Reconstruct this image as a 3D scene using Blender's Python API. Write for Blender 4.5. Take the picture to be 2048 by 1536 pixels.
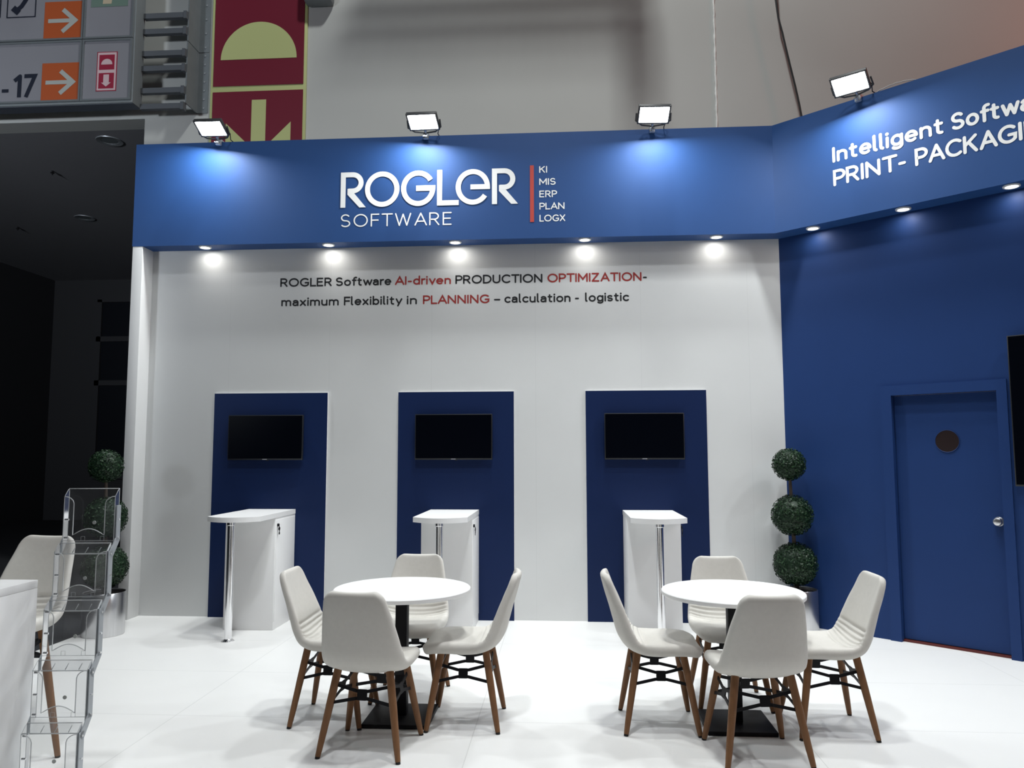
import bpy, bmesh, math, random
from math import sin, cos, pi, radians as R, sqrt
from mathutils import Vector as V, Matrix as M

# ------------------------------------------------------------------ scene, camera, light
for o in list(bpy.data.objects):
    bpy.data.objects.remove(o, do_unlink=True)
SC = bpy.context.scene
COL = SC.collection
rnd = random.Random(7)

# camera: 26 mm-equivalent phone lens at eye height, tipped up 5 degrees
PITCH, ROLL, YAW, EYE, FPX = 0.0893, -0.0021, -0.0671, 1.53, 1538.5
cd = bpy.data.cameras.new('camera')
cd.sensor_width = 36.0
cd.lens = FPX * 36.0 / 2048
cd.clip_start = 0.05
cam = bpy.data.objects.new('camera', cd)
COL.objects.link(cam)
fw = V((sin(YAW) * cos(PITCH), cos(YAW) * cos(PITCH), sin(PITCH)))
rt = V((cos(YAW), -sin(YAW), 0))
up = rt.cross(fw)
r2 = rt * cos(ROLL) + up * sin(ROLL)
u2 = -rt * sin(ROLL) + up * cos(ROLL)
cam.matrix_world = M(((r2.x, u2.x, -fw.x, 0), (r2.y, u2.y, -fw.y, 0), (r2.z, u2.z, -fw.z, EYE), (0, 0, 0, 1)))
SC.camera = cam

SC.view_settings.view_transform = 'Standard'
SC.view_settings.look = 'None'
SC.view_settings.exposure = -0.35
SC.view_settings.gamma = 1.0
SC.view_settings.use_curve_mapping = False

W = bpy.data.worlds.new('hall_air')
SC.world = W
W.use_nodes = True
W.node_tree.nodes['Background'].inputs[0].default_value = (0.75, 0.85, 1.0, 1)
W.node_tree.nodes['Background'].inputs[1].default_value = 0.035


def area_light(name, loc, target, size, watts, color=(1, 1, 1), size_y=None, spread=180):
    l = bpy.data.lights.new(name, 'AREA')
    l.energy = watts
    l.color = color
    l.size = size
    if size_y:
        l.shape = 'RECTANGLE'
        l.size_y = size_y
    l.spread = R(spread)
    o = bpy.data.objects.new(name, l)
    COL.objects.link(o)
    o.location = loc
    o.rotation_euler = (V(target) - V(loc)).to_track_quat('-Z', 'Y').to_euler()
    return o


# high-bay lamps of the exhibition hall (well above the picture) and a neighbour stand's red glow
area_light('hall_bay_lamp', (-0.8, 0.6, 11.0), (-0.5, 5.5, 1.5), 0.5, 92, (0.94, 0.97, 1.0), spread=78)
area_light('hall_bay_lamp', (1.2, 3.0, 11.0), (0.4, 6.0, 1.0), 0.5, 74, (0.97, 1.0, 0.98), spread=78)
area_light('hall_bay_lamp', (0.5, 5.0, 13.0), (-0.3, 9.0, 6.3), 0.6, 600, (0.97, 1.0, 0.98))
area_light('passage_ceiling_fill', (-7.0, -2.0, 3.3), (-8.0, 11.0, 5.7), 0.8, 110, (0.85, 0.92, 1.0), spread=70)  # added fill to brighten the passage soffit, no known lamp there
area_light('red_stand_lamp', (8.6, 6.2, 6.6), (5.6, 9.0, 6.6), 0.8, 75, (1.0, 0.28, 0.16))
area_light('red_stand_lamp', (5.5, -1.0, 5.0), (0.3, 4.0, 0), 1.0, 24, (1.0, 0.35, 0.25))
FLOOD_W = 46.0
SPOT_W = 1.15

# ------------------------------------------------------------------ materials


def mat(name, color, rough=0.5, metal=0.0, spec=0.5, emit=None, estr=0.0, noise=0.0, nscale=20.0, bump=0.0, coat=0.0,
        stretch=None):
    m = bpy.data.materials.new(name)
    m.use_nodes = True
    nt = m.node_tree
    b = nt.nodes['Principled BSDF']
    b.inputs['Base Color'].default_value = (*color, 1)
    b.inputs['Roughness'].default_value = rough
    b.inputs['Metallic'].default_value = metal
    b.inputs['Specular IOR Level'].default_value = spec
    b.inputs['Coat Weight'].default_value = coat
    if emit:
        b.inputs['Emission Color'].default_value = (*emit, 1)
        b.inputs['Emission Strength'].default_value = estr
    if noise or bump:
        tc = nt.nodes.new('ShaderNodeTexCoord')
        mp = nt.nodes.new('ShaderNodeMapping')
        nz = nt.nodes.new('ShaderNodeTexNoise')
        nz.inputs['Scale'].default_value = nscale
        nz.inputs['Detail'].default_value = 5
        nt.links.new(tc.outputs['Object'], mp.inputs[0])
        if stretch:
            mp.inputs['Scale'].default_value = stretch
        nt.links.new(mp.outputs[0], nz.inputs['Vector'])
        if noise:
            mx = nt.nodes.new('ShaderNodeMix')
            mx.data_type = 'RGBA'
            mx.inputs[6].default_value = (*[max(0, c * (1 - noise)) for c in color], 1)
            mx.inputs[7].default_value = (*[min(1, c * (1 + noise)) for c in color], 1)
            nt.links.new(nz.outputs['Fac'], mx.inputs[0])
            nt.links.new(mx.outputs[2], b.inputs['Base Color'])
        if bump:
            bp = nt.nodes.new('ShaderNodeBump')
            bp.inputs['Strength'].default_value = bump
            bp.inputs['Distance'].default_value = 0.01
            nt.links.new(nz.outputs['Fac'], bp.inputs['Height'])
            nt.links.new(bp.outputs[0], b.inputs['Normal'])
    return m


def seam_mat(name, color, seam, rough, xs, ys, axes=('X', 'Y'), wline=0.004, spec=0.5, noise=0.03):
    """plain sheet with thin joint lines every xs (first axis) and ys (second axis); (step, offset)"""
    m = mat(name, color, rough, spec=spec, noise=noise, nscale=3.0)
    nt = m.node_tree
    b = nt.nodes['Principled BSDF']
    src = b.inputs['Base Color'].links[0].from_socket
    tc = nt.nodes.new('ShaderNodeTexCoord')
    sx = nt.nodes.new('ShaderNodeSeparateXYZ')
    nt.links.new(tc.outputs['Object'], sx.inputs[0])

    def line(axis, step, off):
        a = nt.nodes.new('ShaderNodeMath'); a.operation = 'SUBTRACT'
        nt.links.new(sx.outputs[axis], a.inputs[0]); a.inputs[1].default_value = off - step / 2
        w = nt.nodes.new('ShaderNodeMath'); w.operation = 'FLOORED_MODULO'
        nt.links.new(a.outputs[0], w.inputs[0]); w.inputs[1].default_value = step
        d = nt.nodes.new('ShaderNodeMath'); d.operation = 'SUBTRACT'
        nt.links.new(w.outputs[0], d.inputs[0]); d.inputs[1].default_value = step / 2
        e = nt.nodes.new('ShaderNodeMath'); e.operation = 'ABSOLUTE'
        nt.links.new(d.outputs[0], e.inputs[0])
        f = nt.nodes.new('ShaderNodeMath'); f.operation = 'LESS_THAN'
        nt.links.new(e.outputs[0], f.inputs[0]); f.inputs[1].default_value = wline / 2
        return f.outputs[0]
    fac = None
    for ax, so in zip(axes, (xs, ys)):
        if so is None:
            continue
        l = line(ax, *so)
        if fac is None:
            fac = l
        else:
            mm = nt.nodes.new('ShaderNodeMath'); mm.operation = 'MAXIMUM'
            nt.links.new(fac, mm.inputs[0]); nt.links.new(l, mm.inputs[1]); fac = mm.outputs[0]
    mx = nt.nodes.new('ShaderNodeMix'); mx.data_type = 'RGBA'
    nt.links.new(fac, mx.inputs[0])
    nt.links.new(src, mx.inputs[6])
    mx.inputs[7].default_value = (*seam, 1)
    nt.links.new(mx.outputs[2], b.inputs['Base Color'])
    return m


BLUE = (0.015, 0.062, 0.205)
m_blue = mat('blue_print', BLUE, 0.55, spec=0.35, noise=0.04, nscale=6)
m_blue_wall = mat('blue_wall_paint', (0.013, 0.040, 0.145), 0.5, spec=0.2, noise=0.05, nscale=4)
m_blue_panel = mat('blue_panel_foil', (0.0046, 0.0155, 0.066), 0.5, spec=0.2, noise=0.04, nscale=5)
m_white_wall = seam_mat('white_wall_panel', (0.65, 0.66, 0.66), (0.59, 0.60, 0.60), 0.6, (0.99, -3.232), None, spec=0.3, wline=0.003)
m_floor = seam_mat('white_floor_board', (0.81, 0.81, 0.80), (0.66, 0.66, 0.65), 0.38, (1.778, -0.508), (0.9, 5.43), spec=0.4, wline=0.005, noise=0.02)
m_white = mat('white_laminate', (0.80, 0.80, 0.80), 0.42, spec=0.4, noise=0.015, nscale=8)
m_pillar = mat('white_return_paint', (0.64, 0.645, 0.645), 0.55, spec=0.3, noise=0.02, nscale=5)
m_white_edge = mat('white_edge_band', (0.74, 0.74, 0.73), 0.45)
m_top = mat('white_table_top', (0.84, 0.84, 0.84), 0.4, spec=0.4)
m_fabric = mat('off_white_leatherette', (0.62, 0.60, 0.56), 0.62, spec=0.25, noise=0.05, nscale=40, bump=0.05)
m_wood = mat('brown_stained_beech', (0.19, 0.092, 0.042), 0.5, spec=0.25, noise=0.3, nscale=14, stretch=(6, 6, 0.7))
m_black = mat('black_powder_coat', (0.006, 0.006, 0.008), 0.5, spec=0.2)
m_base = mat('black_steel_plate', (0.006, 0.006, 0.008), 0.5, spec=0.2)
m_rubber = mat('dark_rubber', (0.006, 0.005, 0.005), 0.8)
m_chrome = mat('chrome', (0.86, 0.86, 0.87), 0.12, metal=1.0)
m_steel = mat('brushed_steel', (0.62, 0.62, 0.63), 0.3, metal=1.0, noise=0.12, nscale=8, stretch=(8, 8, 0.4))
m_alu = mat('grey_aluminium', (0.46, 0.49, 0.52), 0.4, metal=0.6)
m_screen = mat('black_screen_glass', (0.0008, 0.0014, 0.0035), 0.3, spec=0.08)
m_bezel = mat('dark_bezel', (0.010, 0.012, 0.016), 0.4)
m_logo_grey = mat('small_grey_badge', (0.30, 0.30, 0.32), 0.4)
m_lamp = mat('lit_led_panel', (1, 1, 1), 0.5, emit=(0.97, 1.0, 0.98), estr=22)
m_lamp_small = mat('lit_downlight_lens', (1, 1, 1), 0.5, emit=(1.0, 0.98, 0.92), estr=9)
m_housing = mat('dark_lamp_housing', (0.03, 0.032, 0.035), 0.5)
m_text_white = mat('white_vinyl', (0.82, 0.83, 0.82), 0.5)
m_text_black = mat('black_vinyl', (0.006, 0.007, 0.009), 0.55)
m_text_red = mat('red_vinyl', (0.30, 0.025, 0.022), 0.55)
m_red_bar = mat('red_vinyl_bar', (0.46, 0.05, 0.035), 0.55)
m_hall = mat('hall_wall_paint', (0.52, 0.53, 0.515), 0.6, spec=0.2, noise=0.05, nscale=1.2)
m_sealant = mat('pale_joint_sealant', (0.78, 0.79, 0.77), 0.35, noise=0.25, nscale=30)
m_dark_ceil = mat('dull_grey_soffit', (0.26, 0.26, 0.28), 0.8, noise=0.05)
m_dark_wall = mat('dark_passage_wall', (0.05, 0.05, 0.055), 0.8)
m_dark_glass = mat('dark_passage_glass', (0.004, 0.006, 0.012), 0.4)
m_carpet = mat('charcoal_carpet', (0.022, 0.024, 0.03), 0.95, noise=0.5, nscale=60, bump=0.3)
m_sign_red = mat('dark_red_sign', (0.165, 0.012, 0.03), 0.45)
m_sign_lum = mat('pale_green_luminous', (0.50, 0.54, 0.24), 0.5)
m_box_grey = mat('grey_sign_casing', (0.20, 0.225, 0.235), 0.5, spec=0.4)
m_rail = mat('shaded_grey_rail', (0.10, 0.11, 0.125), 0.6, spec=0.2)  # shade on the rails' undersides is put into this darker grey
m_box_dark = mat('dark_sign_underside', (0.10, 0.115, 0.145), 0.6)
m_sign_face = mat('unlit_sign_face', (0.235, 0.235, 0.26), 0.5, noise=0.1, nscale=1.5)
m_sign_frame = mat('sign_frame_aluminium', (0.30, 0.33, 0.35), 0.35, metal=0.6)
m_orange = mat('orange_sign_square', (0.42, 0.085, 0.022), 0.5)
m_ink = mat('dark_sign_ink', (0.010, 0.014, 0.028), 0.5)
m_sign_crimson = mat('crimson_pictogram', (0.30, 0.015, 0.045), 0.5)
m_sign_pink = mat('pale_pictogram', (0.62, 0.46, 0.48), 0.5)
m_sign_arrow = mat('pale_arrow', (0.40, 0.42, 0.40), 0.5)
m_sign_green = mat('dull_green_patch', (0.14, 0.21, 0.175), 0.5)
m_sign_beige = mat('beige_pictogram', (0.50, 0.42, 0.30), 0.5)
m_galv = mat('galvanised_steel', (0.20, 0.225, 0.24), 0.5, metal=0.3, noise=0.12, nscale=9)
m_leaf = mat('dark_box_leaf', (0.007, 0.024, 0.010), 0.5, spec=0.3, noise=0.5, nscale=30)
m_leaf2 = mat('lighter_box_leaf', (0.022, 0.058, 0.022), 0.45, spec=0.4)
m_stem = mat('brown_stem', (0.055, 0.04, 0.03), 0.8, noise=0.4, nscale=30)
m_soil = mat('dark_soil', (0.015, 0.012, 0.010), 0.95)
m_redstrip = mat('red_threshold', (0.10, 0.012, 0.010), 0.6)
m_porthole = mat('brown_porthole_glass', (0.022, 0.014, 0.014), 0.25)
m_cable = mat('black_cable', (0.006, 0.007, 0.010), 0.5)
m_white_cable = mat('white_cable', (0.5, 0.48, 0.46), 0.5)


def acrylic(name, tint, gloss, diff):
    m = bpy.data.materials.new(name)
    m.use_nodes = True
    nt = m.node_tree
    nt.nodes.clear()
    out = nt.nodes.new('ShaderNodeOutputMaterial')
    tr = nt.nodes.new('ShaderNodeBsdfTransparent'); tr.inputs[0].default_value = (*tint, 1)
    gl = nt.nodes.new('ShaderNodeBsdfGlossy'); gl.inputs['Roughness'].default_value = 0.06
    gl.inputs['Color'].default_value = (gloss, gloss, gloss, 1)
    df = nt.nodes.new('ShaderNodeBsdfDiffuse'); df.inputs[0].default_value = (0.72, 0.74, 0.75, 1)
    fr = nt.nodes.new('ShaderNodeFresnel'); fr.inputs[0].default_value = 1.45
    m1 = nt.nodes.new('ShaderNodeMixShader'); m2 = nt.nodes.new('ShaderNodeMixShader')
    nt.links.new(fr.outputs[0], m1.inputs[0]); nt.links.new(tr.outputs[0], m1.inputs[1]); nt.links.new(gl.outputs[0], m1.inputs[2])
    m2.inputs[0].default_value = diff
    nt.links.new(m1.outputs[0], m2.inputs[1]); nt.links.new(df.outputs[0], m2.inputs[2])
    nt.links.new(m2.outputs[0], out.inputs[0])
    return m


m_acrylic = acrylic('clear_acrylic', (0.94, 0.945, 0.95), 0.95, 0.04)
m_acrylic_edge = acrylic('acrylic_edge', (0.72, 0.73, 0.74), 0.95, 0.55)

# ------------------------------------------------------------------ mesh helpers


def bx(bm, lo, hi, bev=0.0, mi=0):
    r = bmesh.ops.create_cube(bm, size=1.0)
    vs = r['verts']
    c = [(a + b) / 2 for a, b in zip(lo, hi)]
    s = [b - a for a, b in zip(lo, hi)]
    for v in vs:
        v.co = V((c[0] + v.co.x * s[0], c[1] + v.co.y * s[1], c[2] + v.co.z * s[2]))
    fs = {f for v in vs for f in v.link_faces}
    if bev:
        es = list({e for v in vs for e in v.link_edges})
        g = bmesh.ops.bevel(bm, geom=es, offset=bev, segments=2, affect='EDGES', profile=0.5)
        fs = set(g['faces']) | {f for f in fs if f.is_valid}
    for f in fs:
        f.material_index = mi
    return fs


def prism(bm, pts, z0, z1, mi=0):
    """footprint polygon (x, y) raised from z0 to z1"""
    a = [bm.verts.new((x, y, z0)) for x, y in pts]
    b = [bm.verts.new((x, y, z1)) for x, y in pts]
    n = len(pts)
    fs = [bm.faces.new(a[::-1]), bm.faces.new(b)]
    for i in range(n):
        fs.append(bm.faces.new((a[i], a[(i + 1) % n], b[(i + 1) % n], b[i])))
    for f in fs:
        f.material_index = mi
    return fs


def plate(bm, pts, frame, t=0.0, mi=0):
    """polygon (a, b) in a plane frame=(origin, axis_a, axis_b, normal); thickness t along the normal"""
    o, a, b, n = frame
    vs = [bm.verts.new(o + a * x + b * y + n * t) for x, y in pts]
    fs = [bm.faces.new(vs)]
    if t:
        ws = [bm.verts.new(o + a * x + b * y) for x, y in pts]
        k = len(pts)
        fs.append(bm.faces.new(ws[::-1]))
        for i in range(k):
            fs.append(bm.faces.new((ws[i], ws[(i + 1) % k], vs[(i + 1) % k], vs[i])))
    for f in fs:
        f.material_index = mi
    return fs


def cyl(bm, p0, p1, r0, r1=None, seg=16, mi=0, cap=True):
    r1 = r0 if r1 is None else r1
    p0, p1 = V(p0), V(p1)
    d = (p1 - p0).normalized()
    a = d.orthogonal().normalized()
    b = d.cross(a)
    A = [bm.verts.new(p0 + (a * cos(2 * pi * i / seg) + b * sin(2 * pi * i / seg)) * r0) for i in range(seg)]
    B = [bm.verts.new(p1 + (a * cos(2 * pi * i / seg) + b * sin(2 * pi * i / seg)) * r1) for i in range(seg)]
    fs = []
    for i in range(seg):
        f = bm.faces.new((A[i], A[(i + 1) % seg], B[(i + 1) % seg], B[i]))
        f.smooth = True
        fs.append(f)
    if cap:
        fs.append(bm.faces.new(A[::-1])); fs.append(bm.faces.new(B))
    for f in fs:
        f.material_index = mi
    return fs


def tube(bm, pts, r, seg=8, mi=0):
    pts = [V(p) for p in pts]
    rings = []
    a = None
    for i, p in enumerate(pts):
        d = (pts[min(i + 1, len(pts) - 1)] - pts[max(i - 1, 0)]).normalized()
        if a is None:
            a = d.orthogonal().normalized()
        a = (a - d * a.dot(d)).normalized()
        b = d.cross(a)
        rr = r[i] if isinstance(r, (list, tuple)) else r
        rings.append([bm.verts.new(p + (a * cos(2 * pi * k / seg) + b * sin(2 * pi * k / seg)) * rr) for k in range(seg)])
    for A, B in zip(rings, rings[1:]):
        for k in range(seg):
            f = bm.faces.new((A[k], A[(k + 1) % seg], B[(k + 1) % seg], B[k]))
            f.smooth = True
            f.material_index = mi
    for f in (bm.faces.new(rings[0][::-1]), bm.faces.new(rings[-1])):
        f.material_index = mi


def lathe(bm, prof, c=(0, 0), seg=32, mi=0, smooth=True):
    """profile of (radius, z) about a vertical axis at c"""
    rings = []
    for r, z in prof:
        if r < 1e-6:
            rings.append([bm.verts.new((c[0], c[1], z))])
        else:
            rings.append([bm.verts.new((c[0] + r * cos(2 * pi * k / seg), c[1] + r * sin(2 * pi * k / seg), z)) for k in range(seg)])
    for A, B in zip(rings, rings[1:]):
        for k in range(seg):
            k2 = (k + 1) % seg
            if len(A) == 1 and len(B) == 1:
                continue
            if len(A) == 1:
                vs = (A[0], B[k2], B[k])
            elif len(B) == 1:
                vs = (A[k], A[k2], B[0])
            else:
                vs = (A[k], A[k2], B[k2], B[k])
            f = bm.faces.new(vs)
            f.smooth = smooth
            f.material_index = mi


def obj(name, bm, mats, parent=None, label=None, sharp=True, recalc=True):
    if recalc:
        bmesh.ops.recalc_face_normals(bm, faces=bm.faces)
    me = bpy.data.meshes.new(name)
    bm.to_mesh(me)
    bm.free()
    for m in (mats if isinstance(mats, (list, tuple)) else [mats]):
        me.materials.append(m)
    if sharp:
        me.set_sharp_from_angle(angle=R(40))
    o = bpy.data.objects.new(name, me)
    COL.objects.link(o)
    if parent:
        o.parent = parent
    if label:
        o['label'] = label
    return o


def B():
    return bmesh.new()


def thing(name, label, cat, loc=(0, 0, 0), rz=0.0, group=None):
    o = bpy.data.objects.new(name, None)
    COL.objects.link(o)
    o.empty_display_size = 0.1
    o.location = loc
    o.rotation_euler = (0, 0, rz)
    o['label'] = label
    o['category'] = cat
    if group:
        o['group'] = group
    return o


def tag(o, label, cat, group=None):
    o['label'] = label
    o['category'] = cat
    if group:
        o['group'] = group
    return o


def struct(o, label=None):
    o['kind'] = 'structure'
    if label:
        o['label'] = label
    return o


def dup(root, loc, rz, label, group=None):
    r = root.copy()
    COL.objects.link(r)
    r.location = loc
    r.rotation_euler = (0, 0, rz)
    r['label'] = label
    if group:
        r['group'] = group
    for ch in list(root.children):
        c = ch.copy()
        COL.objects.link(c)
        c.parent = r
        for g in ch.children:
            d = g.copy()
            COL.objects.link(d)
            d.parent = c
    return r


# ------------------------------------------------------------------ lettering: rounded monoline strokes


def arc(cx, cy, rx, ry, a0, a1, n=None):
    n = n or max(3, int(abs(a1 - a0) / 15))
    return [(cx + rx * cos(R(a0 + (a1 - a0) * i / n)), cy + ry * sin(R(a0 + (a1 - a0) * i / n))) for i in range(n + 1)]


XH = 0.66
GL = {
    'A': (0.74, [[(0, 0), (0.37, 1), (0.74, 0)], [(0.12, 0.32), (0.62, 0.32)]]),
    'C': (0.70, [arc(0.42, 0.5, 0.42, 0.5, 48, 312)]),
    'D': (0.70, [[(0, 0), (0, 1), (0.25, 1)] + arc(0.25, 0.5, 0.45, 0.5, 90, -90) + [(0, 0)]]),
    'E': (0.50, [[(0.5, 1), (0, 1), (0, 0), (0.5, 0)], [(0, 0.52), (0.45, 0.52)]]),
    'F': (0.48, [[(0.48, 1), (0, 1), (0, 0)], [(0, 0.5), (0.44, 0.5)]]),
    'G': (0.76, [arc(0.42, 0.5, 0.42, 0.5, 48, 320) + [(0.76, 0.44), (0.46, 0.44)]]),
    'I': (0.0, [[(0, 0), (0, 1)]]),
    'K': (0.58, [[(0, 0), (0, 1)], [(0.56, 1), (0, 0.42)], [(0.2, 0.63), (0.58, 0)]]),
    'L': (0.46, [[(0, 1), (0, 0), (0.46, 0)]]),
    'M': (0.80, [[(0, 0), (0, 1), (0.4, 0.28), (0.8, 1), (0.8, 0)]]),
    'N': (0.66, [[(0, 0), (0, 1), (0.66, 0), (0.66, 1)]]),
    'O': (0.86, [arc(0.43, 0.5, 0.43, 0.5, 0, 360, 28)]),
    'P': (0.56, [[(0, 0), (0, 1), (0.28, 1)] + arc(0.28, 0.72, 0.28, 0.28, 90, -90) + [(0, 0.44)]]),
    'R': (0.58, [[(0, 0), (0, 1), (0.28, 1)] + arc(0.28, 0.73, 0.27, 0.27, 90, -90) + [(0, 0.46)], [(0.3, 0.46), (0.58, 0)]]),
    'S': (0.56, [arc(0.28, 0.745, 0.26, 0.255, 35, 250) + [(0.3, 0.49)] + arc(0.28, 0.25, 0.28, 0.25, 70, -145)]),
    'T': (0.66, [[(0, 1), (0.66, 1)], [(0.33, 1), (0.33, 0)]]),
    'U': (0.62, [[(0, 1), (0, 0.34)] + arc(0.31, 0.33, 0.31, 0.33, 180, 360) + [(0.62, 1)]]),
    'W': (0.98, [[(0, 1), (0.245, 0), (0.49, 0.95), (0.735, 0), (0.98, 1)]]),
    'X': (0.60, [[(0, 0), (0.6, 1)], [(0, 1), (0.6, 0)]]),
    'Z': (0.60, [[(0, 1), (0.58, 1), (0, 0), (0.6, 0)]]),
    'a': (0.44, [[(0.04, 0.56)] + arc(0.22, 0.43, 0.22, 0.23, 120, 0) + [(0.44, 0)],
                 [(0.44, 0.38), (0.2, 0.38)] + arc(0.19, 0.19, 0.19, 0.19, 90, 270) + [(0.27, 0.01), (0.44, 0.15)]]),
    'b': (0.50, [[(0, 1.06), (0, 0)], arc(0.25, 0.33, 0.25, 0.33, 0, 360, 20)]),
    'c': (0.46, [arc(0.27, 0.33, 0.27, 0.33, 48, 312)]),
    'd': (0.50, [[(0.5, 1.06), (0.5, 0)], arc(0.25, 0.33, 0.25, 0.33, 0, 360, 20)]),
    'e': (0.52, [[(0.01, 0.34), (0.52, 0.34)], arc(0.26, 0.33, 0.26, 0.33, 0, 312)]),
    'f': (0.34, [arc(0.32, 0.85, 0.19, 0.2, 75, 180) + [(0.13, 0)], [(0, XH), (0.33, XH)]]),
    'g': (0.50, [arc(0.25, 0.33, 0.25, 0.33, 0, 360, 20), [(0.5, XH)] + arc(0.25, -0.06, 0.25, 0.22, 0, -145)]),
    'i': (0.0, [[(0, 0), (0, XH)], [(0, 0.95), (0, 0.951)]]),
    'l': (0.09, [[(0, 1.06), (0, 0.14), (0.02, 0.05), (0.09, 0)]]),
    'm': (0.80, [[(0, 0), (0, XH)], arc(0.2, 0.43, 0.2, 0.23, 180, 0) + [(0.4, 0)], arc(0.6, 0.43, 0.2, 0.23, 180, 0) + [(0.8, 0)]]),
    'n': (0.45, [[(0, 0), (0, XH)], arc(0.225, 0.42, 0.225, 0.24, 180, 0) + [(0.45, 0)]]),
    'o': (0.54, [arc(0.27, 0.33, 0.27, 0.33, 0, 360, 22)]),
    'r': (0.27, [[(0, 0), (0, XH)], arc(0.24, 0.40, 0.24, 0.26, 180, 85)]),
    's': (0.40, [arc(0.2, 0.49, 0.19, 0.17, 35, 250) + [(0.21, 0.325)] + arc(0.2, 0.165, 0.2, 0.165, 70, -145)]),
    't': (0.32, [[(0.12, 0.9), (0.12, 0.18)] + arc(0.28, 0.17, 0.16, 0.17, 180, 280), [(0, XH), (0.31, XH)]]),
    'u': (0.45, [[(0, XH), (0, 0.24)] + arc(0.225, 0.24, 0.225, 0.24, 180, 360), [(0.45, XH), (0.45, 0)]]),
    'v': (0.48, [[(0, XH), (0.24, 0), (0.48, XH)]]),
    'w': (0.78, [[(0, XH), (0.195, 0), (0.39, 0.62), (0.585, 0), (0.78, XH)]]),
    'x': (0.44, [[(0, 0), (0.44, XH)], [(0, XH), (0.44, 0)]]),
    'y': (0.50, [[(0, XH), (0.25, 0.02)], [(0.5, XH), (0.15, -0.26)]]),
    '-': (0.24, [[(0, 0.36), (0.24, 0.36)]]),
    '_': (0.50, [[(0, 0.36), (0.5, 0.36)]]),
    '1': (0.30, [[(0, 0.74), (0.28, 1), (0.28, 0)]]),
    '7': (0.55, [[(0, 1), (0.55, 1), (0.18, 0)]]),
}


_K = [0]


def stroke(bm, pts, w, frame, off=0.0, round_cap=True, mi=0):
    o, a, b, n = frame

    _K[0] += 1

    def put(x, y):
        return bm.verts.new(o + a * x + b * y + n * (off + bump[0]))
    bump = [0.0]
    P = [V((x, y)) for x, y in pts]
    P = [p for i, p in enumerate(P) if i == 0 or (p - P[i - 1]).length > 1e-6]
    closed = len(P) > 3 and (P[0] - P[-1]).length < 1e-5
    if closed:
        P = P[:-1]
    h = w / 2
    k = len(P)

    def disc(p):
        bump[0] -= 0.00004
        f = bm.faces.new([put(p.x + h * cos(2 * pi * i / 14), p.y + h * sin(2 * pi * i / 14)) for i in range(14)])
        f.material_index = mi
    if k == 1 or (k == 2 and (P[1] - P[0]).length < w * 0.1):
        h *= 1.15
        disc(P[0])
        return
    L, Rr = [], []
    for i in range(k):
        pv = P[i - 1] if (i > 0 or closed) else None
        nx = P[(i + 1) % k] if (i < k - 1 or closed) else None
        d0 = (P[i] - pv).normalized() if pv is not None else None
        d1 = (nx - P[i]).normalized() if nx is not None else None
        if d0 is None:
            d0 = d1
        if d1 is None:
            d1 = d0
        n0, n1 = V((-d0.y, d0.x)), V((-d1.y, d1.x))
        mt = n0 + n1
        if mt.length < 0.9:          # sharp corner: separate ends, joined by a disc
            L.append((P[i] + n0 * h, P[i] + n1 * h)); Rr.append((P[i] - n0 * h, P[i] - n1 * h))
            disc(P[i])
        else:
            mt = mt / mt.dot(n0) if mt.dot(n0) > 0.3 else n0
            L.append((P[i] + mt * h,) * 2); Rr.append((P[i] - mt * h,) * 2)
            if round_cap and d0.dot(d1) < 0.85:
                disc(P[i])
    for i in range(k if closed else k - 1):
        j = (i + 1) % k
        q = [L[i][1], L[j][0], Rr[j][0], Rr[i][1]]
        bump[0] = (_K[0] % 5) * 0.00003 + (i % 2) * 0.000012
        f = bm.faces.new([put(v.x, v.y) for v in q])
        f.material_index = mi
    if round_cap and not closed:
        disc(P[0]); disc(P[-1])


def word(bm, text, frame, x0, x1, z, cap, sw, off=0.0015, gap=0.26, round_cap=True, mi=0, each=None):
    """a word whose ink runs from x0 to x1 (x1=None: natural width), baseline z, capital height cap"""
    x = 0.0
    items = []
    for ch in text:
        if ch == ' ':
            x += 0.30
            continue
        wd, st = GL[ch]
        items.append((x, st, ch))
        g = gap
        if ch in 'LTPFAVvwyrfk':
            g -= 0.07
        if ch in 'OCDGoecbdg':
            g -= 0.02
        x += wd + g
        last = x - g
    nat = last * (cap - sw)
    sx = 1.0 if x1 is None else (x1 - x0 - sw) / max(nat, 1e-6)
    if text in ('I', '-', '_'):
        sx = min(sx, 1.3) if x1 is not None else 1
    for gx, st, ch in items:
        if each:
            bm = B()
        for s in st:
            pts = [(x0 + sw / 2 + (gx + px) * (cap - sw) * sx, z + sw / 2 + py * (cap - sw)) for px, py in s]
            stroke(bm, pts, sw, frame, off, round_cap, mi)
        if each:
            each(bm, ch)


def plane_frame(o, a, n):
    return (V(o), V(a).normalized(), V((0, 0, 1)), V(n).normalized())


# ------------------------------------------------------------------ setting
D = 7.205                       # white back wall
CX = 2.02                       # corner with the blue wall
BU = V((cos(R(-41.3)), sin(R(-41.3)), 0))
BN = V((sin(R(-41.3)), -cos(R(-41.3)), 0))
BC = V((CX, D, 0))
ZS, ZT = 3.52, 4.535            # soffit, top of the fascia


def bp(s, off=0.0, z=0.0):      # point on the blue wall
    p = BC + BU * s + BN * off
    return V((p.x, p.y, z))


bm = B(); prism(bm, [(-4.12, 2.55), (6.6, 2.55), (6.6, 4.2), (2.6, 7.9), (-4.12, 7.9)], -0.03, 0)
struct(obj('floor', bm, m_floor), 'white board floor of the stand with thin joints')
bm = B(); bx(bm, (-16, -8, -0.08), (14, 18.5, -0.03))
struct(obj('floor_carpet', bm, m_carpet), 'charcoal carpet of the hall beyond the white floor')

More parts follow.
